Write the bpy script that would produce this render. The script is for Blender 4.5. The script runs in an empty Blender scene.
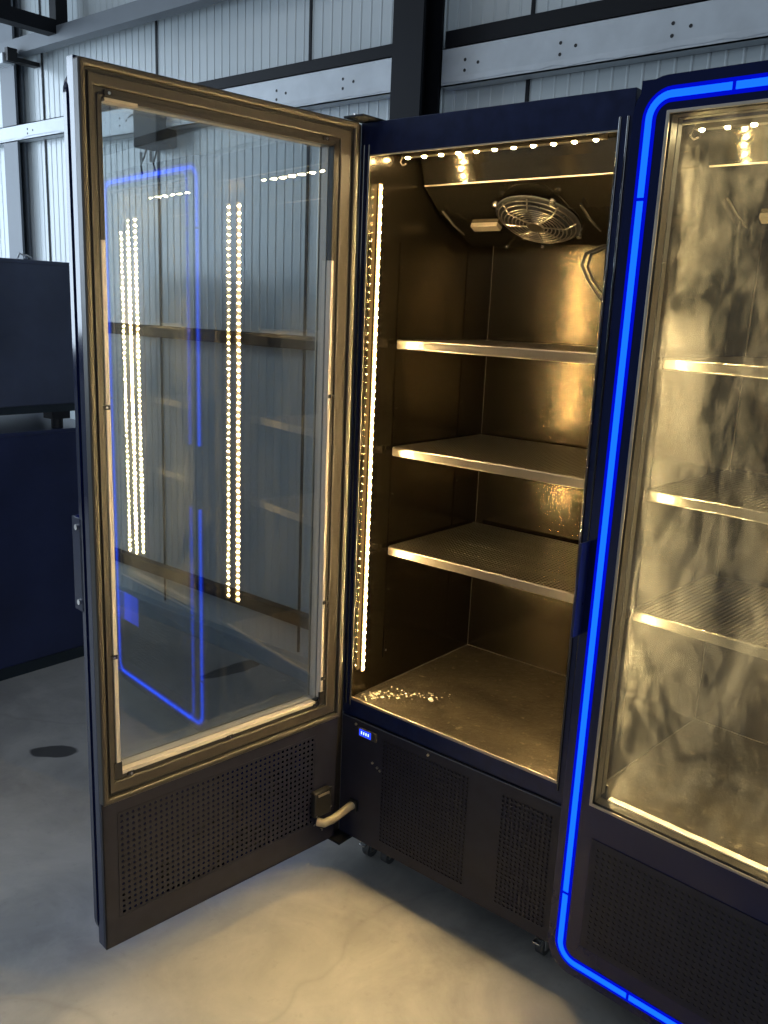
import bpy, bmesh, math, random
from mathutils import Vector, Matrix
random.seed(7)
PI = math.pi
COL = bpy.context.scene.collection
V = Vector

# ------------------------------------------------------------------ mesh builder
class MB:
    def __init__(s):
        s.v = []; s.f = []
    def add(s, vs, fs):
        b = len(s.v); s.v += [tuple(p) for p in vs]; s.f += [tuple(b + i for i in f) for f in fs]; return s
    def box(s, x0, x1, y0, y1, z0, z1):
        x0, x1 = sorted((x0, x1)); y0, y1 = sorted((y0, y1)); z0, z1 = sorted((z0, z1))
        return s.add([(x0,y0,z0),(x1,y0,z0),(x1,y1,z0),(x0,y1,z0),(x0,y0,z1),(x1,y0,z1),(x1,y1,z1),(x0,y1,z1)],
                     [(0,3,2,1),(4,5,6,7),(0,1,5,4),(1,2,6,5),(2,3,7,6),(3,0,4,7)])
    def cyl(s, a, b, r, n=16, r2=None, cap=True):
        a, b = V(a), V(b); r2 = r if r2 is None else r2
        d = (b - a).normalized(); u = d.orthogonal().normalized(); w = d.cross(u)
        vs = [a + (u*math.cos(2*PI*i/n) + w*math.sin(2*PI*i/n))*r for i in range(n)] + \
             [b + (u*math.cos(2*PI*i/n) + w*math.sin(2*PI*i/n))*r2 for i in range(n)]
        fs = [(i, (i+1) % n, n+(i+1) % n, n+i) for i in range(n)]
        if cap: fs += [tuple(range(n-1, -1, -1)), tuple(range(n, 2*n))]
        return s.add(vs, fs)
    def tube(s, pts, r, n=10, closed=False):
        pts = [V(p) for p in pts]; m = len(pts); rings = []; u = None
        for i, p in enumerate(pts):
            if closed: t = (pts[(i+1) % m] - pts[i-1])
            else: t = pts[min(i+1, m-1)] - pts[max(i-1, 0)]
            t.normalize()
            u = t.orthogonal().normalized() if u is None else (u - t*u.dot(t)).normalized()
            w = t.cross(u)
            rings.append([p + (u*math.cos(2*PI*k/n) + w*math.sin(2*PI*k/n))*r for k in range(n)])
        vs = [q for R in rings for q in R]; fs = []
        for i in range(m if closed else m-1):
            j = (i+1) % m
            for k in range(n): fs.append((i*n+k, i*n+(k+1) % n, j*n+(k+1) % n, j*n+k))
        if not closed: fs += [tuple(range(n-1, -1, -1)), tuple((m-1)*n+k for k in range(n))]
        return s.add(vs, fs)
    def ring(s, x0, x1, z0, z1, w, y0, y1):
        """rectangular frame in the XZ plane; w = width of its members (l, r, b, t)"""
        l, r, b, t = (w,)*4 if not isinstance(w, (tuple, list)) else w
        o = [(x0,z0),(x1,z0),(x1,z1),(x0,z1)]; i = [(x0+l,z0+b),(x1-r,z0+b),(x1-r,z1-t),(x0+l,z1-t)]
        return s.loops(o, i, y0, y1)
    def loops(s, o, i, y0, y1):
        n = len(o); y0, y1 = sorted((y0, y1))
        vs = [(x,y0,z) for x,z in o]+[(x,y0,z) for x,z in i]+[(x,y1,z) for x,z in o]+[(x,y1,z) for x,z in i]; fs = []
        for k in range(n):
            j = (k+1) % n
            fs += [(k,j,n+j,n+k), (2*n+k,3*n+k,3*n+j,2*n+j), (k,2*n+k,2*n+j,j), (n+k,n+j,3*n+j,3*n+k)]
        return s.add(vs, fs)
    def extrude(s, poly, axis, a, b):
        """poly: list of 2D points, extruded along axis between a and b"""
        n = len(poly)
        def P(p, t):
            return {'x': (t, p[0], p[1]), 'y': (p[0], t, p[1]), 'z': (p[0], p[1], t)}[axis]
        return s.add([P(p, a) for p in poly]+[P(p, b) for p in poly],
                     [(k, (k+1) % n, n+(k+1) % n, n+k) for k in range(n)] + [tuple(range(n-1, -1, -1)), tuple(range(n, 2*n))])
    def perf(s, x0, x1, z0, z1, pitch, r, y, th, stag=False):
        """sheet in the XZ plane pierced by a grid of round holes, th thick"""
        nx = max(1, round((x1-x0)/pitch)); nz = max(1, round((z1-z0)/pitch)); cx = (x1-x0)/nx; cz = (z1-z0)/nz
        key = {}; vs = []; fs = []
        def vt(x, yy, z):
            k = (round(x, 6), round(yy, 6), round(z, 6))
            if k not in key: key[k] = len(vs); vs.append((x, yy, z))
            return key[k]
        dirs = [(-1,-1),(0,-1),(1,-1),(1,0),(1,1),(0,1),(-1,1),(-1,0)]
        for i in range(nx):
            for j in range(nz):
                mx = x0+(i+.5)*cx; mz = z0+(j+.5)*cz
                O = [(mx+dx*cx/2, mz+dz*cz/2) for dx, dz in dirs]
                if stag and (i+j) % 2:
                    for yy, rev in ((y, 0), (y+th, 1)):
                        L = [vt(a, yy, b) for a, b in O]; fs.append(tuple(L[::-1] if rev else L))
                    continue
                H = [(mx+r*dx/math.hypot(dx, dz), mz+r*dz/math.hypot(dx, dz)) for dx, dz in dirs]
                A = [vt(a, y, b) for a, b in O]; B = [vt(a, y, b) for a, b in H]
                C = [vt(a, y+th, b) for a, b in O]; D = [vt(a, y+th, b) for a, b in H]
                for k in range(8):
                    q = (k+1) % 8
                    fs += [(A[k],A[q],B[q],B[k]), (C[q],C[k],D[k],D[q]), (B[k],B[q],D[q],D[k])]
        return s.add(vs, fs)
    def build(s, name, mat, parent=None, bevel=0, smooth=False, seg=2):
        me = bpy.data.meshes.new(name); me.from_pydata(s.v, [], s.f)
        bm = bmesh.new(); bm.from_mesh(me); bmesh.ops.recalc_face_normals(bm, faces=bm.faces); bm.to_mesh(me); bm.free()
        me.materials.append(mat); me.update()
        if smooth:
            for p in me.polygons: p.use_smooth = True
            try: me.set_sharp_from_angle(angle=math.radians(35))
            except Exception: pass
        o = bpy.data.objects.new(name, me); COL.objects.link(o)
        if parent: o.parent = parent
        if bevel:
            m = o.modifiers.new('b', 'BEVEL'); m.width = bevel; m.segments = seg; m.limit_method = 'ANGLE'; m.angle_limit = math.radians(50)
            m.harden_normals = False
            for p in me.polygons: p.use_smooth = True
            try: me.set_sharp_from_angle(angle=math.radians(60))
            except Exception: pass
        return o

def empty(name, loc=(0,0,0), rz=0, parent=None):
    o = bpy.data.objects.new(name, None); COL.objects.link(o); o.location = loc; o.rotation_euler = (0,0,rz)
    o.empty_display_size = .1
    if parent: o.parent = parent
    return o
def tag(o, label=None, cat=None, group=None, kind=None):
    for k, v in (('label', label), ('category', cat), ('group', group), ('kind', kind)):
        if v: o[k] = v
    return o
def rrect(x0, x1, z0, z1, r, n=8):
    pts = []
    for cx, cz, a in ((x0+r, z0+r, PI), (x1-r, z0+r, 1.5*PI), (x1-r, z1-r, 0), (x0+r, z1-r, .5*PI)):
        for k in range(n+1):
            t = a + k*PI/2/n; pts.append((cx+r*math.cos(t), cz+r*math.sin(t)))
    return pts
def clampto(pts, x0, x1, z0, z1):
    return [(min(max(x, x0), x1), min(max(z, z0), z1)) for x, z in pts]

# ------------------------------------------------------------------ materials
class NT:
    def __init__(s, name):
        s.m = bpy.data.materials.new(name); s.m.use_nodes = True; s.t = s.m.node_tree; s.t.nodes.clear()
        s.out = s.n('ShaderNodeOutputMaterial')
    def n(s, ty, **kw):
        o = s.t.nodes.new(ty)
        for k, v in kw.items():
            if hasattr(o, k): setattr(o, k, v)
        return o
    def l(s, a, b): s.t.links.new(a, b)
    def coord(s, scale=(1,1,1)):
        tc = s.n('ShaderNodeTexCoord'); mp = s.n('ShaderNodeMapping'); mp.inputs['Scale'].default_value = scale
        s.l(tc.outputs['Object'], mp.inputs[0]); return mp.outputs[0]
    def noise(s, vec, scale, detail=4, rough=.55, dist=0):
        n = s.n('ShaderNodeTexNoise'); n.inputs['Scale'].default_value = scale; n.inputs['Detail'].default_value = detail
        n.inputs['Roughness'].default_value = rough; n.inputs['Distortion'].default_value = dist
        s.l(vec, n.inputs['Vector']); return n.outputs['Fac']
    def ramp(s, fac, stops):
        r = s.n('ShaderNodeValToRGB'); e = r.color_ramp.elements
        while len(e) < len(stops): e.new(.5)
        for q, (p, c) in zip(e, stops): q.position = p; q.color = (*c, 1) if len(c) == 3 else c
        s.l(fac, r.inputs[0]); return r.outputs[0]
    def math(s, op, a, b=None, c=None, clamp=False):
        m = s.n('ShaderNodeMath', operation=op); m.use_clamp = clamp
        for i, x in enumerate((a, b, c)):
            if x is None: continue
            if isinstance(x, (int, float)): m.inputs[i].default_value = x
            else: s.l(x, m.inputs[i])
        return m.outputs[0]
    def mix(s, fac, a, b):
        m = s.n('ShaderNodeMix', data_type='RGBA')
        if isinstance(fac, (int, float)): m.inputs[0].default_value = fac
        else: s.l(fac, m.inputs[0])
        for i, x in ((6, a), (7, b)):
            if isinstance(x, tuple): m.inputs[i].default_value = (*x, 1)
            else: s.l(x, m.inputs[i])
        return m.outputs[2]
    def bsdf(s, col, rough=.5, metal=0, **kw):
        b = s.n('ShaderNodeBsdfPrincipled')
        for nm, x in (('Base Color', col), ('Roughness', rough), ('Metallic', metal)):
            if isinstance(x, tuple): b.inputs[nm].default_value = (*x, 1)
            elif isinstance(x, (int, float)): b.inputs[nm].default_value = x
            else: s.l(x, b.inputs[nm])
        for k, x in kw.items(): b.inputs[k.replace('_', ' ')].default_value = x
        s.b = b; s.l(b.outputs[0], s.out.inputs[0]); return b
    def bump(s, h, strength=.2, dist=.002):
        n = s.n('ShaderNodeBump'); n.inputs['Strength'].default_value = strength; n.inputs['Distance'].default_value = dist
        s.l(h, n.inputs['Height']); s.l(n.outputs[0], s.b.inputs['Normal']); return s

def simple(name, col, rough=.5, metal=0, var=.12, scale=8, **kw):
    t = NT(name); f = t.noise(t.coord(), scale, 5)
    c = t.mix(t.ramp(f, [(.3, (0,0,0)), (.7, (1,1,1))]), tuple(x*(1-var) for x in col), tuple(min(1, x*(1+var)) for x in col))
    rr = t.math('MULTIPLY_ADD', f, .12, rough-.06)
    t.bsdf(c, rr, metal, **kw); return t.m

M = {}
M['navy'] = simple('navy_powder_coat', (.006,.012,.050), .3, 0, .25, 30, Specular_IOR_Level=.35)
M['navy_face'] = simple('navy_satin_sheet', (.016,.017,.030), .42, 0, .2, 20, Specular_IOR_Level=.3)
M['gloss'] = simple('gloss_navy_acrylic', (.003,.007,.045), .10, 0, .1, 10)
M['gloss_black'] = simple('gloss_black_trim', (.006,.006,.010), .07, 0, .1, 10, Coat_Weight=1)
M['gasket'] = simple('brown_grey_gasket', (.046,.039,.031), .42, 0, .04, 30)
M['gasket2'] = simple('dark_grey_gasket', (.026,.023,.020), .38, 0, .05, 30)
M['pale'] = simple('pale_glazing_bead', (.50,.45,.40), .4, 0, .08, 10)
M['black'] = simple('black_plastic', (.010,.010,.011), .55, 0, .2, 30)
M['chrome'] = simple('bright_steel', (.75,.74,.72), .22, 1, .05, 30)
M['trimmetal'] = simple('warm_metal_trim', (.50,.44,.35), .42, .8, .08, 20)
M['steel_dark'] = simple('painted_dark_steel', (.008,.009,.012), .6, 0, .2, 6, Specular_IOR_Level=.2)
M['hose'] = simple('beige_conduit', (.34,.28,.19), .5, 0, .15, 40)
M['rubber'] = simple('grey_rubber', (.06,.06,.06), .6)


def liner(name, base, rough, streak_axis, stretch):
    t = NT(name)
    sc = {'h': (2, 2, 260), 'x': (2, 260, 2)}[streak_axis]
    br = t.noise(t.coord(sc), 1.0, 3)
    sm = t.noise(t.coord((1,1,1)), 5, 5, .6)
    sm2 = t.noise(t.coord((1,1,.4)), 16, 5, .65, 1.5)
    c = t.mix(t.ramp(sm, [(.3,(0,0,0)),(.75,(1,1,1))]), tuple(x*.9 for x in base), base)
    r = t.math('ADD', t.math('MULTIPLY_ADD', sm2, .07, rough-.035), t.math('MULTIPLY', br, .02))
    b = t.bsdf(c, r, .94)
    b.inputs['Anisotropic'].default_value = .0
    return t.m
M['liner'] = liner('dark_brushed_steel_liner', (.060,.050,.034), .20, 'h', .035)
M['evap'] = liner('dark_stainless_cover', (.085,.075,.058), .09, 'x', .01)
M['shelf'] = liner('stainless_shelf_sheet', (.09,.078,.06), .28, 'x', .05)
M['lip'] = liner('polished_shelf_lip', (.20,.18,.15), .30, 'x', .05)

def floor_of_fridge():
    t = NT('smudged_steel_floor'); c = t.coord()
    a = t.noise(c, 7, 8, .65, .8); b = t.noise(c, 42, 8, .7); f = t.noise(c, 150, 4)
    col = t.mix(t.ramp(a, [(.35,(0,0,0)),(.7,(1,1,1))]), (.026,.021,.015), (.080,.066,.046))
    col = t.mix(t.ramp(b, [(.58,(0,0,0)),(.72,(1,1,1))]), col, (.24,.205,.15))
    r = t.math('MULTIPLY_ADD', b, .5, .15, clamp=True)
    t.bsdf(col, r, .6); t.bump(t.math('ADD', t.math('MULTIPLY', b, 1.0), t.math('MULTIPLY', f, .3)), .5, .004); return t.m
M['fridge_floor'] = floor_of_fridge()
def ice():
    t = NT('spilled_ice_film'); c = t.coord(); b = t.noise(c, 60, 6, .7)
    t.bsdf((.5,.45,.36), t.math('MULTIPLY_ADD', b, .3, .08), 0, Alpha=.85); t.bump(b, .8, .005); return t.m
M['ice'] = ice()

def emit(name, col, s):
    t = NT(name); e = t.n('ShaderNodeEmission'); e.inputs[0].default_value = (*col, 1); e.inputs[1].default_value = s
    t.l(e.outputs[0], t.out.inputs[0]); return t.m
M['led'] = emit('warm_led', (1, .70, .30), 2400)
M['led_top'] = emit('warm_ceiling_led', (1, .72, .34), 800)
M['bead_body'] = emit('lit_led_board', (1,.64,.24), 4.2)
M['blue_core'] = emit('blue_diffuser_core', (.004, .075, 1), 2.6)
M['blue_halo'] = emit('blue_halo_glow', (.0, .006, 1), .6)  # dim blue emission painting the ring's halo, reused on its joints
M['display'] = emit('blue_display', (.02, .06, 1), 1.4)
M['digits'] = emit('display_segments', (.45, .6, 1), 2.5)

def glass(name, refl=.09, smear=0, tint=(.95,.97,.97), scratches=True):
    t = NT(name); tr = t.n('ShaderNodeBsdfTransparent'); tr.inputs[0].default_value = (*tint, 1)
    gl = t.n('ShaderNodeBsdfGlossy'); gl.inputs['Roughness'].default_value = .0
    lw = t.n('ShaderNodeLayerWeight'); p = t.math('POWER', lw.outputs['Facing'], 4.0)
    fac = t.math('MULTIPLY_ADD', p, .6, refl)
    mx = t.n('ShaderNodeMixShader'); t.l(fac, mx.inputs[0]); t.l(tr.outputs[0], mx.inputs[1]); t.l(gl.outputs[0], mx.inputs[2])
    last = mx.outputs[0]
    if smear:
        c = t.coord(); a = t.noise(t.coord((1,1,.5)), 5.5, 7, .62, 1.8); b = t.noise(t.coord((1,1,.35)), 16, 6, .7, 2.2)
        m = t.math('MULTIPLY', t.ramp(t.math('ADD', t.math('MULTIPLY', a, .6), t.math('MULTIPLY', b, .4)), [(.46,(.06,.06,.06)),(.60,(1,1,1))]), smear)
        df = t.n('ShaderNodeBsdfDiffuse'); df.inputs[0].default_value = (.75,.75,.72,1)
        tl = t.n('ShaderNodeBsdfTranslucent'); tl.inputs[0].default_value = (.85,.83,.78,1)
        ms = t.n('ShaderNodeMixShader'); ms.inputs[0].default_value = .6; t.l(df.outputs[0], ms.inputs[1]); t.l(tl.outputs[0], ms.inputs[2])
        m2 = t.n('ShaderNodeMixShader'); t.l(m, m2.inputs[0]); t.l(last, m2.inputs[1]); t.l(ms.outputs[0], m2.inputs[2]); last = m2.outputs[0]
    t.l(last, t.out.inputs[0]); return t.m
M['glass'] = glass('door_glass', .16, .02)
M['glass_smear'] = glass('smeared_door_glass', .03, .085)

def wallmat():
    t = NT('pale_blue_grey_sheet'); c = t.coord(); a = t.noise(c, 1.3, 5); b = t.noise(t.coord((1,1,.15)), 6, 5)
    col = t.mix(t.ramp(a, [(.35,(0,0,0)),(.7,(1,1,1))]), (.47,.525,.54), (.56,.61,.62))
    col = t.mix(t.math('MULTIPLY', t.ramp(b, [(.55,(0,0,0)),(.8,(1,1,1))]), .3), col, (.36,.38,.37))
    t.bsdf(col, .27, 0); return t.m
M['wall'] = wallmat()
M['purlin'] = simple('filmed_white_galvanised', (.54,.58,.61), .42, .1, .1, 9)
M['curb'] = simple('painted_curb', (.30,.36,.40), .6, 0, .1, 5)
M['beam_grey'] = simple('grey_painted_beam', (.14,.16,.18), .5, 0, .12, 4)
M['crate'] = simple('dark_blue_sheet_metal', (.085,.100,.150), .42, .1, .25, 3)
M['crate_deep'] = simple('deep_navy_sheet_metal', (.032,.042,.105), .38, .1, .25, 3)
M['crate_edge'] = simple('dark_teal_pallet', (.02,.03,.036), .6)

def floormat():
    t = NT('polished_concrete'); c = t.coord()
    a = t.noise(c, .9, 8, .62, .7); b = t.noise(c, 4.5, 8, .65, .5); f = t.noise(c, 26, 6, .6)
    col = t.mix(t.ramp(a, [(.32,(0,0,0)),(.7,(1,1,1))]), (.235,.228,.215), (.45,.435,.40))
    col = t.mix(t.math('MULTIPLY', t.ramp(b, [(.42,(0,0,0)),(.72,(1,1,1))]), .6), col, (.54,.52,.475))
    col = t.mix(t.math('MULTIPLY', t.ramp(f, [(.6,(0,0,0)),(.78,(1,1,1))]), .38), col, (.20,.19,.17))
    # trowel cracks and scuffs
    v = t.n('ShaderNodeTexVoronoi', feature='DISTANCE_TO_EDGE'); v.inputs['Scale'].default_value = .55
    wn = t.n('ShaderNodeTexNoise'); wn.inputs['Scale'].default_value = 3; t.l(c, wn.inputs['Vector'])
    va = t.n('ShaderNodeVectorMath', operation='MULTIPLY_ADD'); t.l(wn.outputs['Color'], va.inputs[0]); va.inputs[1].default_value = (.35,.35,.35); t.l(c, va.inputs[2])
    t.l(va.outputs[0], v.inputs['Vector'])
    cr = t.ramp(v.outputs['Distance'], [(.0,(1,1,1)),(.006,(0,0,0))])
    col = t.mix(t.math('MULTIPLY', cr, .25), col, (.2,.19,.17))
    # oil stains (position, half sizes, angle)
    sx = t.n('ShaderNodeSeparateXYZ'); wob = t.n('ShaderNodeVectorMath', operation='MULTIPLY_ADD')
    wn2 = t.n('ShaderNodeTexNoise'); wn2.inputs['Scale'].default_value = 9; t.l(c, wn2.inputs['Vector'])
    t.l(wn2.outputs['Color'], wob.inputs[0]); wob.inputs[1].default_value = (.05,.05,0); t.l(c, wob.inputs[2]); t.l(wob.outputs[0], sx.inputs[0])
    tot = None
    for (px, py, ra, rb, an) in ((-1.125,-.19,.088,.045,.72), (-1.24,.72,.17,.05,1.45)):
        dx = t.math('SUBTRACT', sx.outputs[0], px); dy = t.math('SUBTRACT', sx.outputs[1], py)
        u = t.math('DIVIDE', t.math('ADD', t.math('MULTIPLY', dx, math.cos(an)), t.math('MULTIPLY', dy, math.sin(an))), ra)
        w = t.math('DIVIDE', t.math('SUBTRACT', t.math('MULTIPLY', dy, math.cos(an)), t.math('MULTIPLY', dx, math.sin(an))), rb)
        r2 = t.math('ADD', t.math('MULTIPLY', u, u), t.math('MULTIPLY', w, w))
        k = t.ramp(r2, [(.75,(1,1,1)),(1.0,(0,0,0))])
        tot = k if tot is None else t.math('ADD', tot, k, clamp=True)
    col = t.mix(t.math('MULTIPLY', tot, .88), col, (.035,.035,.034))
    r = t.math('MULTIPLY_ADD', b, .25, .36)
    t.bsdf(col, r, 0); t.bump(t.math('ADD', t.math('MULTIPLY', b, .7), t.math('MULTIPLY', f, .3)), .12, .004); return t.m
M['floor'] = floormat()

# ------------------------------------------------------------------ the hall
WY = .86
f = MB(); f.box(-5.2, 5.2, -6.5, WY+.15, -.12, 0); tag(f.build('floor', M['floor']), kind='structure')
# ribbed sandwich-panel wall
joints = [-4.82, -3.87, -2.905, -1.968, -1.033, -.083, .85, 1.8, 2.75, 3.7, 4.65]
prof = []; x = -5.2
ji = 0
xs = []
while x < 5.2:
    xs.append(x); x += .047
for x in xs:
    near = min(abs(x-j) for j in joints)
    prof += [(x, WY), (x+.036, WY), (x+.0385, WY-.0014), (x+.0415, WY-.0019), (x+.044, WY-.0014), (x+.0465, WY)]
w = MB()
pts = [(a, b) for a, b in prof]
n = len(pts)
w.add([(a,b,.0) for a,b in pts]+[(a,b,4.2) for a,b in pts], [(i,i+1,n+i+1,n+i) for i in range(n-1)])
w.box(-5.2, 5.25, WY+.003, WY+.1, 0, 4.2)
tag(w.build('wall_back', M['wall']), kind='structure')
for k, j in enumerate(joints):
    g = MB(); g.box(j-.006, j+.006, WY-.005, WY+.002, .1, 4.2)
    tag(g.build('trim_%d' % (k+1), M['steel_dark']), kind='structure')
c = MB(); c.box(-5.2, 5.2, .812, WY, 0, .085); tag(c.build('baseboard_back', M['curb'], bevel=.004), kind='structure')
wl = MB()
wl.box(-5.3, -5.2, -6.5, WY+.1, 0, .9); wl.box(-5.3, -5.2, -6.5, WY+.1, 3.3, 4.2)
wl.box(-5.3, -5.2, -6.5, -3.4, .9, 3.3); wl.box(-5.3, -5.2, .35, WY+.1, .9, 3.3)
tag(wl.build('wall_left', M['wall']), kind='structure')
wf = MB(); wf.ring(-3.4, .35, .9, 3.3, .05, -.04, .04)
for q in (-2.46, -1.52, -.59): wf.box(q-.02, q+.02, -.03, .03, .9, 3.3)
o = wf.build('window_1', M['purlin']); o.location = (-5.25, 0, 0); o.rotation_euler = (0,0,PI/2); tag(o, kind='structure')
wr = MB(); wr.box(5.2, 5.3, -6.5, WY+.1, 0, 4.2); tag(wr.build('wall_right', M['wall']), kind='structure')
ce = MB(); ce.box(-5.3, 5.3, -6.5, WY+.1, 4.2, 4.3); tag(ce.build('ceiling', M['beam_grey']), kind='structure')

def thing_mesh(mb, name, mat, label, cat, group=None, bevel=0):
    return tag(mb.build(name, mat, bevel=bevel), label, cat, group)

# steel column behind the fridges (H section)
def column(x0, x1, y0, y1, mat, label, name='steel_column'):
    m = MB(); t = .012; ym = (y0+y1)/2
    m.extrude([(x0,y0),(x1,y0),(x1,y0+t),((x0+x1)/2+.006,y0+t),((x0+x1)/2+.006,y1-t),(x1,y1-t),(x1,y1),(x0,y1),(x0,y1-t),((x0+x1)/2-.006,y1-t),((x0+x1)/2-.006,y0+t),(x0,y0+t)], 'z', 0, 4.19)
    return thing_mesh(m, name, mat, label, 'column', 'steel columns of the hall')
column(-.505, -.382, .70, .808, M['steel_dark'], 'black steel column rising behind the open fridge')
column(-3.22, -3.08, .803, .853, M['beam_grey'], 'grey steel column above the stacked cabinets by the left picture edge')

# horizontal rails (dark square tube) on the wall
def rail(x0, x1, z0, z1, y0, mat, label, name='wall_rail', group='dark rails across the wall'):
    m = MB(); m.box(x0, x1, y0, WY-.004, z0, z1)
    return thing_mesh(m, name, mat, label, 'rail', group, bevel=.003)
rail(-5.19, -.51, 1.385, 1.437, .815, M['steel_dark'], 'dark rail seen through the upper half of the open door glass')
rail(-5.19, -.51, .236, .290, .815, M['steel_dark'], 'dark rail seen low through the open door glass')
rail(-2.62, -.51, 2.385, 2.428, .812, M['steel_dark'], 'dark rail on top of the white channel left of the black column')
rail(-.378, 5.19, 2.378, 2.432, .812, M['steel_dark'], 'dark rail on top of the white channel right of the black column')
def purlin(x0, x1, z0, z1, label):
    root = empty('wall_channel', ((x0+x1)/2, .80, z0)); L = (x1-x0)/2; H = z1-z0
    m = MB(); t = .004
    m.box(-L, L, 0, t, 0, H); m.box(-L, L, 0, .054, H-t, H); m.box(-L, L, 0, .054, 0, t)
    m.build('channel_web', M['purlin'], root)
    # torn protective film along the lower edge
    fm = MB(); N = int(2*L/.05); top = []; bot = []
    for i in range(N+1):
        xx = -L+.01+(2*L-.02)*i/N; bot.append((xx, .004+.010*random.random()))
        top.append((xx, H*.22))
    fm.add([(a,-.002,b) for a,b in bot]+[(a,-.001,b) for a,b in top]+[(a,-.0005,b) for a,b in top], [(i,i+1,N+2+i,N+1+i) for i in range(N)])
    fm.build('film_edge', M['purlin'], root)
    xx = -L+.09
    while xx < L-.06:
        for qx, dz in ((0,.35), (0,.62), (.05,.5)):
            hm = MB(); hm.cyl((xx+qx, -.0008, H*dz), (xx+qx, .001, H*dz), .0052, 10); hm.build('bolt_hole', M['black'], root)
        xx += .34
    tag(root, label, 'channel', 'white channels across the wall')
purlin(-2.60, -.52, 2.268, 2.383, 'white steel channel with bolt holes left of the black column')
purlin(-.375, 3.9, 2.262, 2.377, 'white steel channel with bolt holes right of the black column')
purlin(-5.1, -2.61, 2.318, 2.395, 'white steel channel at the far left beside the grey column')
# eave beam and truss, top left
m = MB(); m.box(-5.1, .9, .74, .80, 2.695, 2.765)
thing_mesh(m, 'eave_beam', M['beam_grey'], 'grey horizontal beam high on the wall in the top left corner', 'beam')
tr = empty('roof_truss', (-2.6, .7, 2.76))
m = MB(); m.box(-.035, .035, -4.6, .1, -.03, .03); m.build('bottom_chord', M['steel_dark'], tr)
m = MB(); m.box(-.035, .035, -4.6, .1, .80, .87); m.build('top_chord', M['steel_dark'], tr)
for k, yy in enumerate((.075, -.20, -.75, -1.6, -2.6, -3.8)):
    m = MB(); m.box(-.028, .028, yy-.03, yy+.03, .03, .80); m.build('post', M['steel_dark'], tr)
for a, b in ((-.75,-.20), (-1.6,-.75), (-2.6,-1.6)):
    m = MB(); m.cyl((0,a,.04), (0,b,.79), .018, 8); m.build('diagonal', M['steel_dark'], tr)
tag(tr, 'black steel roof truss in the top left corner', 'truss')
# small white device with a black clip below the truss
fl = empty('wall_device', (-2.98, .70, 2.66))
m = MB(); m.box(-.045, .045, -.03, .03, -.02, .03); m.build('device_housing', M['purlin'], fl, bevel=.004)
m = MB(); m.box(.048, .075, -.02, .03, -.01, .05); m.box(.0, .05, .03, .16, 0, .02); m.build('bracket', M['black'], fl)
tag(fl, 'small white fixture with black clip under the truss at the top left', 'lamp fixture')
# dark box with wires on the wall, seen through the door glass
jb = empty('junction_box', (-1.915, .80, 2.195))
m = MB(); m.box(-.085, .085, -.05, .0575, 0, .155); m.build('box_body', M['steel_dark'], jb, bevel=.008)
m = MB(); m.tube([(-.03,-.02,0),(-.035,-.03,-.04),(-.06,-.03,-.07),(-.05,-.03,-.11)], .004, 6)
m.tube([(.05,-.02,0),(.052,-.03,-.03),(.03,-.03,-.07),(.045,-.03,-.10)], .004, 6)
m.tube([(-.085,0,.12),(-.16,0,.15),(-.24,.01,.13),(-.33,.03,.10)], .005, 6); m.build('loose_wire', M['black'], jb)
for dx in (-.05, .02):
    m = MB(); m.cyl((dx,-.035,-.02), (dx+.003,-.035,-.065), .007, 8); m.build('wire_cap', M['chrome'], jb)
tag(jb, 'dark box with hanging wires high on the wall, seen through the open door glass', 'electrical box')

# ------------------------------------------------------------------ stacked cabinets, far left
def cabinet(y0, y1, z0, z1, name, mat):
    root = empty(name, (-2.2, (y0+y1)/2, z0)); D = .37; L = (y1-y0)/2; H = z1-z0
    m = MB(); m.box(-D, D, -L, L, .03 if z0 > .5 else .05, H); m.build('cabinet_body', M[mat], root, bevel=.006)
    m = MB(); m.box(-D+.01, D-.004, -L+.01, L-.01, 0, .03 if z0 > .5 else .05); m.build('plinth', M['crate_edge'], root)
    m = MB(); m.box(-D-.0, D+.002, -L, L, H-.012, H+.004); m.build('top_rim', M[mat], root, bevel=.003)
    return root
lo = cabinet(-.95, .46, 0, 1.015, 'blue_cabinet', 'crate_deep')
tag(lo, 'deep navy metal cabinet standing on the floor beneath the slate one', 'cabinet', 'dark blue metal cabinets stacked at the left')
up = cabinet(-.95, .46, 1.09, 1.68, 'blue_cabinet', 'crate')
tag(up, 'slate blue metal cabinet stacked on top of the darker one', 'cabinet', 'dark blue metal cabinets stacked at the left')
for sy in (-.75, .26):
    for sx in (-.3, .33):
        m = MB(); m.cyl((sx, sy+.245, -.0705), (sx, sy+.245, -.03), .024, 12); m.box(sx-.035, sx+.035, sy+.205, sy+.285, -.03, .0)
        m.build('foot', M['black'], up)
for i, (dx, yy, s) in enumerate(((.02, .10, .016), (.05, .125, .012))):
    m = MB(); m.tube([(0,0,.004),(s*.6,s*.3,s*1.4),(s*1.3,s*1.4,s*.8),(s*.4,s*2.2,.005)], .004, 6)
    o = m.build('plastic_scrap', M['purlin']); o.location = (-1.87+dx*.3, yy+.02, 1.684)
    tag(o, 'small white scrap on top of the upper blue cabinet', 'scrap', 'white scraps on the upper cabinet')

# ------------------------------------------------------------------ the display fridges
HB, HT, W = .1047, 1.98, .6926
BX1 = .6915
TD = .050          # door thickness
def led_mesh(r, h, mat):
    m = MB(); n = 8
    m.cyl((0,0,0), (0,-h,0), r, n, r*.7)
    me = bpy.data.meshes.new('led'); me.from_pydata(m.v, [], m.f); me.materials.append(mat); me.update(); return me
LEDM = led_mesh(.0031, .0022, M['led']); LEDT = led_mesh(.0055, .003, M['led_top'])

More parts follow.
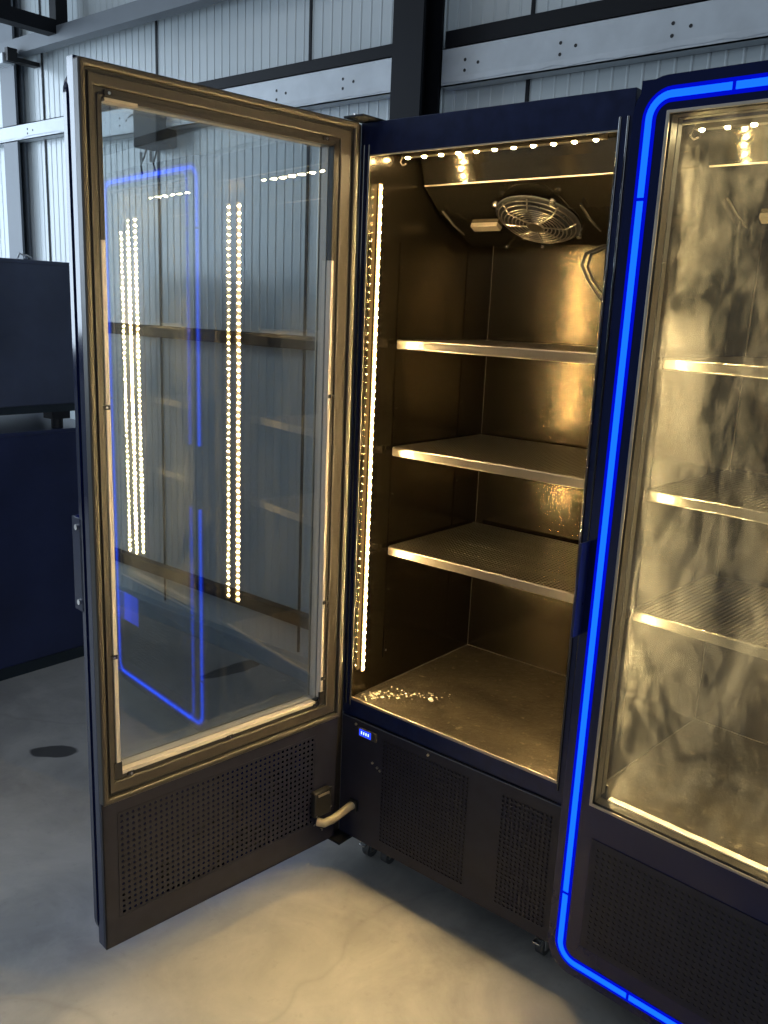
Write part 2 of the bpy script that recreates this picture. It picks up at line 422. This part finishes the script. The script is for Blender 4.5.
def strip(parent, x, y, z0, z1, ang, n=62):
    m = MB(); m.box(-.0045, .0045, 0, .003, z0, z1)
    s = m.build('led_strip', M['bead_body'], parent); s.location = (x, y, 0); s.rotation_euler = (0,0,ang)
    for k in range(n):
        o = bpy.data.objects.new('led', LEDM); COL.objects.link(o); o.parent = s; o.location = (0, 0, z0+.01+(z1-z0-.02)*k/(n-1))
    return s

def caster(root, x, y, brake=False):
    m = MB(); m.cyl((x, y, HB-.004), (x, y, HB-.014), .026, 16); m.cyl((x, y, HB-.012), (x, y, .058), .009, 10)
    c = m.build('caster', M['chrome'], root)
    m = MB(); m.box(x-.016, x-.013, y-.014, y+.022, .022, .062); m.box(x+.013, x+.016, y-.014, y+.022, .022, .062); m.box(x-.016, x+.016, y-.014, y+.022, .058, .062)
    m.build('fork', M['chrome'], c)
    m = MB(); m.cyl((x-.011, y+.004, .0245), (x+.011, y+.004, .0245), .0245, 20); m.build('wheel', M['rubber'], c, smooth=True)
    if brake:
        m = MB(); m.box(x-.010, x+.010, y-.038, y-.006, .046, .052); m.build('brake_lever', M['chrome'], c, bevel=.001)

def make_fridge(root, smeared, open_door):
    # outer shell
    m = MB(); t = .026; D = .62
    m.box(0, t, 0, D, HB, HT); m.box(BX1-t, BX1, 0, D, HB, HT); m.box(t, BX1-t, 0, D, HT-.045, HT); m.box(t, BX1-t, D-.03, D, HB, HT-.045)
    m.box(t, BX1-t, 0, D-.03, HB, HB+.012)
    m.ring(.0, BX1, .470, HT, (.0295, .0295, .046, .072), -.002, .0)           # face flange round the opening
    m.build('cabinet_shell', M['navy'], root, bevel=.003)
    # interior liner : 5 sided box
    X0, X1, Y1, Z0, Z1 = .0295, .6620, .5541, .5195, 1.932; k = .003
    m = MB(); m.box(X0-k, X0, 0, Y1, Z0, Z1); m.box(X1, X1+k, 0, Y1, Z0, Z1); m.box(X0, X1, Y1, Y1+k, Z0, Z1); m.box(X0, X1, 0.003, Y1, Z1, Z1+k)
    m.box(X0, X1, .0, .003, 1.9055, Z1)
    m.build('interior_liner', M['liner'], root)
    m = MB(); m.box(X0, X1, .001, Y1, Z0-.006, Z0)
    ff = m.build('interior_floor', M['fridge_floor'], root)
    m = MB(); m.box(X0, X1, -.003, .001, .5145, .5225); m.build('sill_edge', M['trimmetal'], root, bevel=.001)
    m = MB(); m.box(X0, X1, -.0035, -.0005, 1.904, 1.907); m.build('header_edge', M['trimmetal'], root)
    m = MB(); 
    for xx in (X0, X1): m.box(xx-.0018, xx+.0008, -.0035, -.001, .52, 1.904)
    m.build('jamb_edge', M['gasket'], root)
    for xx in (.0265, .0115, .6645, .6815):
        m = MB(); m.cyl((xx, -.002, .50), (xx, -.002, 1.93), .0032, 14); m.build('stile_rib', M['gloss_black'], root, smooth=True)
    # corner seams
    m = MB(); m.box(X0+.0002, X0+.0016, Y1-.0018, Y1-.0004, Z0, Z1); m.box(X0, X1, Y1-.002, Y1-.0004, Z0, Z0+.002); m.box(X0, X0+.002, .01, Y1, Z0, Z0+.0022)
    m.build('seam_bead', M['gasket'], root)
    # shelf tracks with slots
    for (xx, s) in ((X0, 1), (X1, -1)):
        for yy in (.135, .435):
            m = MB(); m.perf(-.009, .009, .60, 1.72, .018, .0026, 0, .0015)
            m2 = MB(); m2.v = [(xx+s*(.0022-p[1]), yy+p[0], p[2]) for p in m.v]; m2.f = m.f
            m2.build('shelf_track', M['liner'], root)
    for (xx, s) in ((X0, 1), (X1, -1)):
        for yy in (.135, .435):
            for zz in (1.66, 1.30, 1.07, .80, .62):
                m = MB(); m.cyl((xx+s*.002, yy, zz), (xx+s*.004, yy, zz), .0032, 8); m.build('rivet', M['chrome'], root)
    # shelves
    for zt in (1.4775, 1.200, .929):
        m = MB(); m.perf(.045, .650, .118, .520, .0110, .0036, 0, .0012)
        m2 = MB(); m2.v = [(p[0], p[2], zt-.0015+p[1]) for p in m.v]; m2.f = m.f
        m2.box(.042, .045, .118, .53, zt-.012, zt); m2.box(.650, .655, .112, .53, zt-.012, zt); m2.box(.040, .655, .520, .53, zt-.02, zt)
        for yy in (.22, .32, .42): m2.box(.045, .650, yy, yy+.004, zt-.010, zt-.0015)
        if smeared: m2.v = [(x-.010, y, z) for x, y, z in m2.v]
        sh = m2.build('shelf', M['shelf'], root)
        m = MB(); m.box(.046 if not smeared else .034, .650 if not smeared else .644, .108, .118, zt-.023, zt+.001); m.build('shelf_lip', M['lip'], sh, bevel=.003)
        for xx, s in ((X0, 1), (X1, -1)):
            for yy in (.135, .435):
                m = MB(); m.box(xx, xx+s*.016, yy-.006, yy+.006, zt-.022, zt-.012); m.build('shelf_clip', M['chrome'], sh)
    # evaporator cover
    P = [(.178,1.931),(.188,1.905),(.200,1.862),(.272,1.803),(.430,1.733),(.5535,1.738),(.5535,1.931)]
    m = MB(); m.extrude(P, 'x', .040, .6515); m.build('evaporator_cover', M['evap'], root)
    m = MB(); m.box(.042, .6495, .1985, .2015, 1.8605, 1.8635); m.build('cover_fold', M['trimmetal'], root)
    # fan on the sloping face between (.272,1.803) and (.430,1.733)
    a = V((0,.272,1.803)); b = V((0,.430,1.733)); ty = (b-a).normalized(); nn = V((1,0,0)).cross(ty)
    if nn.z > 0: nn = -nn
    fc = V((.316, .308, 1.7871))+nn*.002
    Mx = Matrix((( 1, ty.x, nn.x, fc.x), (0, ty.y, nn.y, fc.y), (0, ty.z, nn.z, fc.z), (0,0,0,1)))
    R = .107
    m = MB(); m.cyl((0,0,.000), (0,0,.004), R, 40); fan = m.build('fan', M['black'], root, smooth=True); fan.matrix_local = Mx
    m = MB()
    for q in range(9):
        rr = .022+q*.0095
        m.tube([(rr*math.cos(i*PI/20), rr*math.sin(i*PI/20), .022+(.0 if q < 7 else -.006*(q-6))) for i in range(40)], .0014, 6, True)
    for q in range(8):
        an = q*PI/4+.2; m.tube([(.015*math.cos(an), .015*math.sin(an), .0225), (.078*math.cos(an), .078*math.sin(an), .0225), (.100*math.cos(an), .100*math.sin(an), .006)], .0018, 6)
    m.cyl((0,0,.020), (0,0,.0245), .020, 24)
    m.build('fan_guard', M['lip'], fan, smooth=True)
    m = MB()
    for q in range(5):
        an = q*2*PI/5; ca, sa = math.cos(an), math.sin(an)
        pts_ = [(.018,-.012,.007),(.085,-.026,.006),(.088,.022,.015),(.018,.012,.015)]
        vs = [(ca*x_-sa*y_, sa*x_+ca*y_, z_) for x_,y_,z_ in pts_]; vs += [(x_,y_,z_+.0015) for x_,y_,z_ in vs]
        m.add(vs, [(0,1,2,3),(7,6,5,4),(0,4,5,1),(1,5,6,2),(2,6,7,3),(3,7,4,0)])
    m.cyl((0,0,.004), (0,0,.018), .022, 20)
    m.build('fan_blades', M['steel_dark'], fan)
    for sx, sy in ((-1,-1),(1,-1),(1,1),(-1,1)):
        m = MB(); m.cyl((sx*.079, sy*.079, .0), (sx*.079, sy*.079, .010), .0075, 12); m.cyl((sx*.079, sy*.079, .010), (sx*.079, sy*.079, .0125), .0075, 12, .003)
        m.build('fan_screw', M['chrome'], fan, smooth=True)
    # bright brackets either side of the fan
    for x0_, sgn in ((.075, 1), (.470, 1)):
        m = MB()
        def pt(x, u, h): return (x, *(a+ty*u+nn*h)[1:])
        m.tube([pt(x0_-.012,-.02,.004), pt(x0_-.004,.03,.016), pt(x0_+.004,.075,.018)], .0035, 8)
        m.build('wire_hook', M['chrome'], root, smooth=True)
        m = MB(); c0 = V(pt(x0_+.03,.062,.001)); c1 = V(pt(x0_+.11,.062,.001))
        for i_, (uu) in enumerate((0,)):
            m.add([pt(x0_+.035,.052,.0), pt(x0_+.115,.052,.0), pt(x0_+.115,.078,.0), pt(x0_+.035,.078,.0),
                   pt(x0_+.035,.052,.010), pt(x0_+.115,.052,.010), pt(x0_+.115,.074,.012), pt(x0_+.035,.074,.012)],
                  [(0,1,2,3),(4,5,6,7),(0,1,5,4),(1,2,6,5),(2,3,7,6),(3,0,4,7)])
        m.build('mounting_plate', M['trimmetal'], root)
    for xx, yy in ((.14,.452),(.24,.47),(.46,.462),(.48,.466),(.44,.455)):
        m = MB(); m.cyl((xx,yy,1.7345), (xx,yy,1.729), .005, 10); m.build('cover_screw', M['chrome'], root)
    # drain hose and cable looping from the cover
    m = MB(); m.tube([(.52,.44,1.735),(.50,.36,1.722),(.478,.32,1.702),(.476,.31,1.675),(.492,.31,1.645),(.525,.32,1.60),(.57,.36,1.56),(.63,.46,1.52)], .0042, 8)
    m.tube([(.53,.45,1.735),(.51,.37,1.722),(.487,.33,1.702),(.486,.32,1.672),(.504,.32,1.640),(.54,.33,1.60),(.59,.37,1.56),(.64,.47,1.53)], .0035, 8)
    m.v = [(x-.030, y, z) for x, y, z in m.v]
    m.build('fan_cable', M['black'], root, smooth=True)
    # ceiling lamp bar
    m = MB(); m.box(.050, .585, .096, .108, 1.918, 1.932); m.box(.050, .585, .092, .112, 1.914, 1.918)
    bar = m.build('ceiling_lamp', M['lip'], root)
    for q in range(11):
        o = bpy.data.objects.new('led', LEDT); COL.objects.link(o); o.parent = bar; o.location = (.063+q*.0500, .100, 1.914); o.rotation_euler = (PI/2,0,0)
    m = MB(); m.tube([(.062,.1,1.917),(.046,.1,1.916),(.040,.1,1.905),(.048,.1,1.897),(.058,.1,1.900)], .0018, 6); m.build('lamp_wire', M['lip'], bar, smooth=True)
    # side LED strips in the front corners
    strip(root, X0+.010, .032, .590, 1.846, PI/2-.05)
    strip(root, X1-.010,   .050 if smeared else .032, .590, 1.846, -PI/2+.05)
    if smeared: strip(root, X1-.008, .024, .590, 1.80, -PI/2+.1)  # extra strip added for more reflected columns in the open door's glass
    # machine compartment panel
    m = MB(); y0, y1 = -.006, -.004
    zA0, zA1 = .138, .442
    m.perf(.150, .430, zA0, zA1, .0118, .0038, y0, .0015)
    m.perf(.522, .664, zA0, zA1-.006, .0118, .0038, y0, .0015)
    m.box(.004, .150, y0, y0+.0015, .108, .466); m.box(.430, .522, y0, y0+.0015, .108, .466); m.box(.664, .690, y0, y0+.0015, .108, .466)
    m.box(.150, .430, y0, y0+.0015, .108, zA0); m.box(.522, .664, y0, y0+.0015, .108, zA0)
    m.box(.150, .430, y0, y0+.0015, zA1, .466); m.box(.522, .664, y0, y0+.0015, zA1-.006, .466)
    m.box(.004, .690, y0+.0015, 0.0, .462, .466)
    m.build('grille_panel', M['navy_face'], root)
    m = MB(); m.box(.004,.690, y0-.0006, y0, .464, .4665); m.build('panel_edge', M['crate'], root)
    m = MB(); m.box(.03, .66, .02, .03, .12, .46); m.build('compartment_shade', M['black'], root)  # black sheet added to make the space behind the grille holes dark
    for xx, zz in ((.30,.452), (.055,.452), (.118,.36), (.135,.352), (.145,.347)):
        m = MB(); m.cyl((xx, y0, zz), (xx, y0-.003, zz), .0035, 10); m.build('panel_screw', M['trimmetal'], root)
    m = MB(); m.box(.066, .130, y0-.005, y0, .424, .449); ct = m.build('controller', M['gasket'], root, bevel=.002)
    m = MB(); m.box(.071, .112, y0-.0056, y0-.005, .427, .446); m.build('display', M['display'], ct)
    m = MB()
    for q, xx in enumerate((.078, .086, .094, .102)): m.box(xx, xx+.003, y0-.0062, y0-.0056, .433, .441)
    m.build('display_segment', M['digits'], ct)
    # casters
    caster(root, .045, .085, True); caster(root, .105, .095); caster(root, .625, .075, True); caster(root, .05, .56); caster(root, .64, .56)
    return root

def make_door(parent, free, smeared, hinge_box):
    """local frame: x 0..W, inner face y=0, outer face y=-TD; free = +1 handle at x=W, -1 handle at x=0"""
    gx0, gx1, gz0, gz1 = .068, W-.044 if free > 0 else W-.068, .535, 1.9185
    gx0, gx1 = (.068, .650) if free > 0 else (.068, W-.066)
    # outer acrylic face with rounded corners
    m = MB(); N = 8
    o = rrect(0, W, HB, HT, .062, N); i = []
    cx0, cz0, cx1, cz1 = gx0, gz0, gx1, gz1
    for (x, z) in (((cx0,cz0),(cx1,cz0),(cx1,cz1),(cx0,cz1))): i += [(x,z)]*(N+1)
    # spread the inner loop so every outer point has its own partner
    m.loops(o, [(x+(k % (N+1)-N/2)*1e-5, z) for k, (x, z) in enumerate(i)], -TD, -TD+.014)
    if smeared is not None: pass
    door = m.build('door', M['gloss'], parent, bevel=.0045, seg=3)
    # box section behind it, square cornered
    m = MB(); m.ring(.004, W-.003, HB+.002, HT-.001, (.060, .040 if free > 0 else .060, .36, .058), -TD+.014, -.012)
    m.build('door_box', M['gloss'], door)
    # lower inner pan with perforated centre
    z0, z1 = HB+.002, .477; px0, px1, pz0, pz1 = .084, .650, .178, .436
    if free < 0: px0, px1 = W-.650+.02, W-.06
    m = MB(); m.perf(px0, px1, pz0, pz1, .0141, .0043, -.002, .0015)
    m.ring(.004, W-.003, z0, z1, (px0-.004, W-.003-px1, pz0-z0, z1-pz1), -.002, -.0005)
    m.ring(.004, W-.003, z0, z1, .004, -.012, -.0005)
    m.build('kick_panel', M['navy_face'], door)
    m = MB(); m.ring(px0-.004, px1+.004, pz0-.004, pz1+.004, .003, -.0022, .0008); m.build('pan_fold', M['navy_face'], door)
    # the same perforation shows on the outside
    m = MB(); ox0, ox1, oz0, oz1 = .094, W-.094, .205, .448
    m.perf(ox0, ox1, oz0, oz1, .0138, .0042, -TD-.0020, .0012)
    m.ring(ox0-.012, ox1+.012, oz0-.012, oz1+.012, .012, -TD-.002, -TD-.0004); m.build('front_grille', M['navy_face'], door)
    m = MB(); m.box(ox0, ox1, -TD-.0006, -TD-.0001, oz0, oz1); m.build('grille_backing', M['black'], door)
    # light ring
    N = 8; rc = .033
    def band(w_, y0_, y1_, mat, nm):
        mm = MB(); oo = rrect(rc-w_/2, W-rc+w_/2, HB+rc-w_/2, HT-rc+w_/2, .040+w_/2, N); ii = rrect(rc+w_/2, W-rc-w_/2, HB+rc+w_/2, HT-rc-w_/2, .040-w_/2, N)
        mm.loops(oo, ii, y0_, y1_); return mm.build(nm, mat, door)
    band(.027, -TD-.0012, -TD+.001, M['blue_halo'], 'light_ring_halo')  # halo around the ring painted as a wider emissive band
    band(.0125, -TD-.0022, -TD, M['blue_core'], 'light_ring_core')
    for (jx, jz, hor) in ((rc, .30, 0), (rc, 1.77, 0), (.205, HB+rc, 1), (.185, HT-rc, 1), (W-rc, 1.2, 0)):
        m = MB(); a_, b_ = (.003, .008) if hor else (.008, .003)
        m.box(jx-a_, jx+a_, -TD-.0030, -TD-.0021, jz-b_, jz+b_); m.build('ring_joint', M['blue_halo'], door)
    # gasket and inner frame profile
    X0, X1, Z0, Z1 = .003, W-.002, .474, HT-.006
    wl_, wr_ = gx0-X0, X1-gx1
    m = MB(); m.ring(X0, X1, Z0, Z1, .013, -.012, .012); g = m.build('gasket', M['gasket'], door, bevel=.004, seg=3)
    m = MB(); m.ring(X0+.013, X1-.013, Z0+.013, Z1-.013, .007, -.012, .002); m.build('gasket_groove', M['black'], door)
    kk = 1.0
    m = MB(); m.ring(X0+.020, X1-.020, Z0+.020, Z1-.020, (wl_-.034, wr_-.034 if wr_ > .045 else wr_-.030, gz0-Z0-.034, Z1-gz1-.034), -.012, .006); m.build('inner_frame', M['gasket'], door, bevel=.0025)
    m = MB(); m.ring(gx0-.016, gx1+.012, gz0-.016, gz1+.014, (.013,.010,.013,.012), -.013, .001); m.build('inner_step', M['gasket2'], door, bevel=.0015)
    # pale glazing beads, dark at the top
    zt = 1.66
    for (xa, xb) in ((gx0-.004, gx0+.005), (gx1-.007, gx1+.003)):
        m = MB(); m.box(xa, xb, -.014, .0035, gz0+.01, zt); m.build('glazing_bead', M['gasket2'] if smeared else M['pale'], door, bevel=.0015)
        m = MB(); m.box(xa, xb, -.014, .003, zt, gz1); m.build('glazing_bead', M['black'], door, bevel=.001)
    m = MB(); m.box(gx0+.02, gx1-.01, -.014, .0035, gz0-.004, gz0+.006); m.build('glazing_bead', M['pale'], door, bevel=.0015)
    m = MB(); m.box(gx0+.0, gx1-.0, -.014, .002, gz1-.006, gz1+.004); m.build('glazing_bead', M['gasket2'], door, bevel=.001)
    m = MB(); m.box(gx1-.080, gx1-.012, -.014, .0045, gz1-.010, gz1-.004); m.build('label_tab', M['trimmetal'], door)
    for (xa, za) in ((gx0-.004,.60),(gx0-.004,.81),(gx0-.004,1.34),(gx1+.003,.81),(gx1+.003,1.34),(gx1-.02,gz1+.004),(gx0+.03,gz1+.006),(gx0+.29,gz0-.006),(gx0+.02,gz0-.004),(gx1-.03,gz0-.006)):
        m = MB(); m.box(xa-.008, xa+.008, .0010, .0060, za-.0045, za+.0045); c_ = m.build('glass_clip', M['black'], door)
        m = MB(); m.cyl((xa, .006, za), (xa, .0085, za), .0032, 8); m.build('clip_screw', M['chrome'], c_)
    # corner pieces
    for cx in (gx0, gx1):
        m = MB(); m.box(cx-.009, cx+.009, .001, .0048, gz0-.010, gz0+.028); m.build('corner_piece', M['black'], door)
    # glass: two panes and the spacer between them
    gm = M['glass_smear'] if smeared else M['glass']
    for y_, nm in ((-.017, gm), (-TD+.006, gm)):
        m = MB(); m.box(gx0-.003, gx1+.003, y_, y_+.0035, gz0-.003, gz1+.003); m.build('glass_pane', nm, door)
    m = MB(); m.ring(gx0-.003, gx1+.003, gz0-.003, gz1+.003, .008, -TD+.0096, -.0172); m.build('pane_spacer', M['gasket'] if smeared else M['pale'], door)
    m = MB(); m.ring(gx0-.002, gx1+.002, gz0-.002, gz1+.002, .006, -TD-.0015, -TD+.003); m.build('glass_trim', M['trimmetal'], door, bevel=.001)
    # handle plate standing forward at the free edge
    hx = W-.004 if free > 0 else 0
    m = MB(); m.box(hx, hx+.004, -TD-.032, -TD+.010, .905, 1.108); m.box(hx-.012 if free > 0 else hx-.002, hx+.004, -TD-.034, -TD-.030, .905, 1.108)
    hd = m.build('handle', M['navy'], door, bevel=.001)
    for zz in (.925, 1.088):
        m = MB(); xx = hx+.004 if free > 0 else hx
        m.cyl((xx, -TD-.010, zz), (xx+.004*free, -TD-.010, zz), .006, 12); m.build('handle_bolt', M['chrome'], hd)
    if hinge_box:
        m = MB(); m.box(.036, .094, .0, .020, .205, .278); hb = m.build('cable_box', M['black'], door, bevel=.003)
        m = MB(); m.box(.046, .084, .020, .0225, .266, .272); m.build('box_clip', M['trimmetal'], door)
        for xx, zz in ((.040,.282),(.040,.225),(.046,.262),(.090,.212),(.098,.19),(.070,.165)):
            m = MB(); m.cyl((xx, .018, zz), (xx, .0235, zz), .0032, 8); m.build('box_screw', M['chrome'], door)
    return door

# fridge with the open door
f1 = empty('display_fridge', (0,0,0)); make_fridge(f1, False, True)
door1 = make_door(f1, +1, False, True)
DE = .1026
door1.location = (.0143, -.0322, 0); door1.rotation_euler = (0,0,-(PI/2+DE))
# top hinge and cable conduit between door and body
m = MB(); m.box(-.005, .055, -.060, .035, HT+.001, HT+.006); m.build('hinge_plate', M['steel_dark'], f1, bevel=.001)
m = MB(); m.cyl((.012,-.040,HT-.0),(.012,-.040,HT+.012), .007, 12); m.build('hinge_pin', M['chrome'], f1)
m = MB(); m.box(.0, .05, -.055, -.001, HB-.002, HB+.003); m.build('hinge_plate', M['steel_dark'], f1)
m = MB(); m.tube([(.060,-.004,.212),(.052,-.020,.207),(.046,-.045,.196),(.040,-.075,.187),(.032,-.098,.183),(.014,-.108,.184)], .0115, 14); m.build('cable_conduit', M['hose'], f1, smooth=True)
m = MB(); m.box(-.048, .0, -.036, .0, HB, HT-.002); m.build('hinge_cover', M['gasket2'], f1, bevel=.003)
m = MB(); m.box(.046,.072,-.014,-.006,.196,.226); m.build('conduit_socket', M['black'], f1)
# spilled ice and crumbs on the cabinet floor
m = MB()
for q in range(130):
    t_ = random.random(); x_ = .055+.17*t_**1.4+random.gauss(0,.012); y_ = .035+.16*t_+random.gauss(0,.016); r_ = random.uniform(.0012,.0042)*(1.2-.6*t_)
    y_ = max(.01, y_); x_ = max(.036, x_)
    n_ = 7; vs = [(x_+r_*math.cos(2*PI*i/n_)*random.uniform(.7,1.2), y_+r_*math.sin(2*PI*i/n_)*random.uniform(.7,1.2), .5198) for i in range(n_)]
    vs += [(x_+.5*(a_-x_), y_+.5*(b_-y_), .5198+r_*.45) for a_, b_, c_ in vs]
    m.add(vs, [(i,(i+1)%n_,n_+(i+1)%n_,n_+i) for i in range(n_)]+[tuple(range(n_,2*n_))])
o = m.build('spilled_ice', M['ice']); tag(o, 'film of spilled ice grains on the floor inside the open fridge', 'ice', kind='stuff')
m = MB(); m.tube([(-.005,0,.003),(0,.003,.007),(.006,-.002,.004)], .0045, 8); o = m.build('white_crumb', M['pale'], smooth=True); o.location = (.2, .13, .5210)
tag(o, 'white crumb lying on the floor inside the open fridge', 'crumb')
tag(f1, 'dark navy display fridge with its glass door swung wide open', 'fridge', 'navy glass-door display fridges')

# closed fridge beside it
PH, PS = -.0589, .0087
f2 = empty('display_fridge', (0,0,0)); make_fridge(f2, True, False)
door2 = make_door(f2, -1, True, False)
T2 = .0554
door2.location = (0, -T2+TD, 0)
ex = V((math.cos(PH), math.sin(PH), 0)); ey = V((-math.sin(PH), math.cos(PH), 0)); ez = V((0,0,1))
EX = ex*math.cos(PS)-ez*math.sin(PS); EZ = ex*math.sin(PS)+ez*math.cos(PS); O2 = V((.6991, -T2, 0)) + ey*T2
f2.matrix_world = Matrix(((EX.x, ey.x, EZ.x, O2.x), (EX.y, ey.y, EZ.y, O2.y), (EX.z, ey.z, EZ.z, O2.z), (0,0,0,1)))
# added glowing plate for an unexplained blue glow (mirrored in the open door's glass)
m = MB(); m.box(.49, .60, -TD-.0052, -TD-.0021, .36, .47); m.build('blue_glow_plate', M['display'], door2, bevel=.002)
tag(f2, 'dark navy display fridge with a closed door and glowing blue outline', 'fridge', 'navy glass-door display fridges')

# ------------------------------------------------------------------ light
def area(name, loc, target, sx, sy, power, col):
    l = bpy.data.lights.new(name, 'AREA'); l.shape = 'RECTANGLE'; l.size = sx; l.size_y = sy; l.energy = power; l.color = col
    o = bpy.data.objects.new(name, l); COL.objects.link(o); o.location = loc
    o.rotation_euler = (V(target)-V(loc)).to_track_quat('-Z', 'Y').to_euler(); return o
area('window_daylight', (-5.15, -1.6, 2.25), (0, -1.6, 1.9), 3.5, 1.95, 170, (.68,.83,1))
area('overhead_fill', (-2.6, -2.6, 4.15), (-2.6, -2.6, 0), 4.5, 3.2, 62, (.84,.91,1))  # added overhead fill, the roof has no opening here
area('hall_fill', (3.4, -6.4, 3.0), (0, 0.8, 2.2), 3, 2.0, 60, (.76,.87,1))  # added fill from the open front, set clear of the front-face reflections
wd = bpy.data.worlds.new('World'); bpy.context.scene.world = wd; wd.use_nodes = True
bg = wd.node_tree.nodes['Background']; bg.inputs[0].default_value = (.55,.72,1,1); bg.inputs[1].default_value = .12

# ------------------------------------------------------------------ camera
cx, cy, cz, yaw, pit, rol, fpx = 1.4931, -1.6767, 1.5526, .6875, .226, .0414, 880.7694
fw = V((-math.sin(yaw)*math.cos(pit), math.cos(yaw)*math.cos(pit), -math.sin(pit))); rt = V((math.cos(yaw), math.sin(yaw), 0)); upv = rt.cross(fw)
r2 = rt*math.cos(rol)+upv*math.sin(rol); u2 = -rt*math.sin(rol)+upv*math.cos(rol)
cam = bpy.data.cameras.new('camera'); co = bpy.data.objects.new('camera', cam); COL.objects.link(co)
co.matrix_world = Matrix(((r2.x,u2.x,-fw.x,cx),(r2.y,u2.y,-fw.y,cy),(r2.z,u2.z,-fw.z,cz),(0,0,0,1)))
cam.sensor_fit = 'VERTICAL'; cam.sensor_height = 36; cam.lens = fpx/1024*36; cam.clip_start = .02
sc = bpy.context.scene; sc.camera = co
sc.view_settings.view_transform = 'Standard'; sc.view_settings.look = 'None'; sc.view_settings.gamma = 1; sc.view_settings.exposure = 0
try: sc.view_settings.use_curve_mapping = False
except Exception: pass
sc.cycles.use_denoising = True; sc.cycles.max_bounces = 14; sc.cycles.transparent_max_bounces = 24; sc.cycles.glossy_bounces = 8
sc.cycles.sample_clamp_indirect = 4
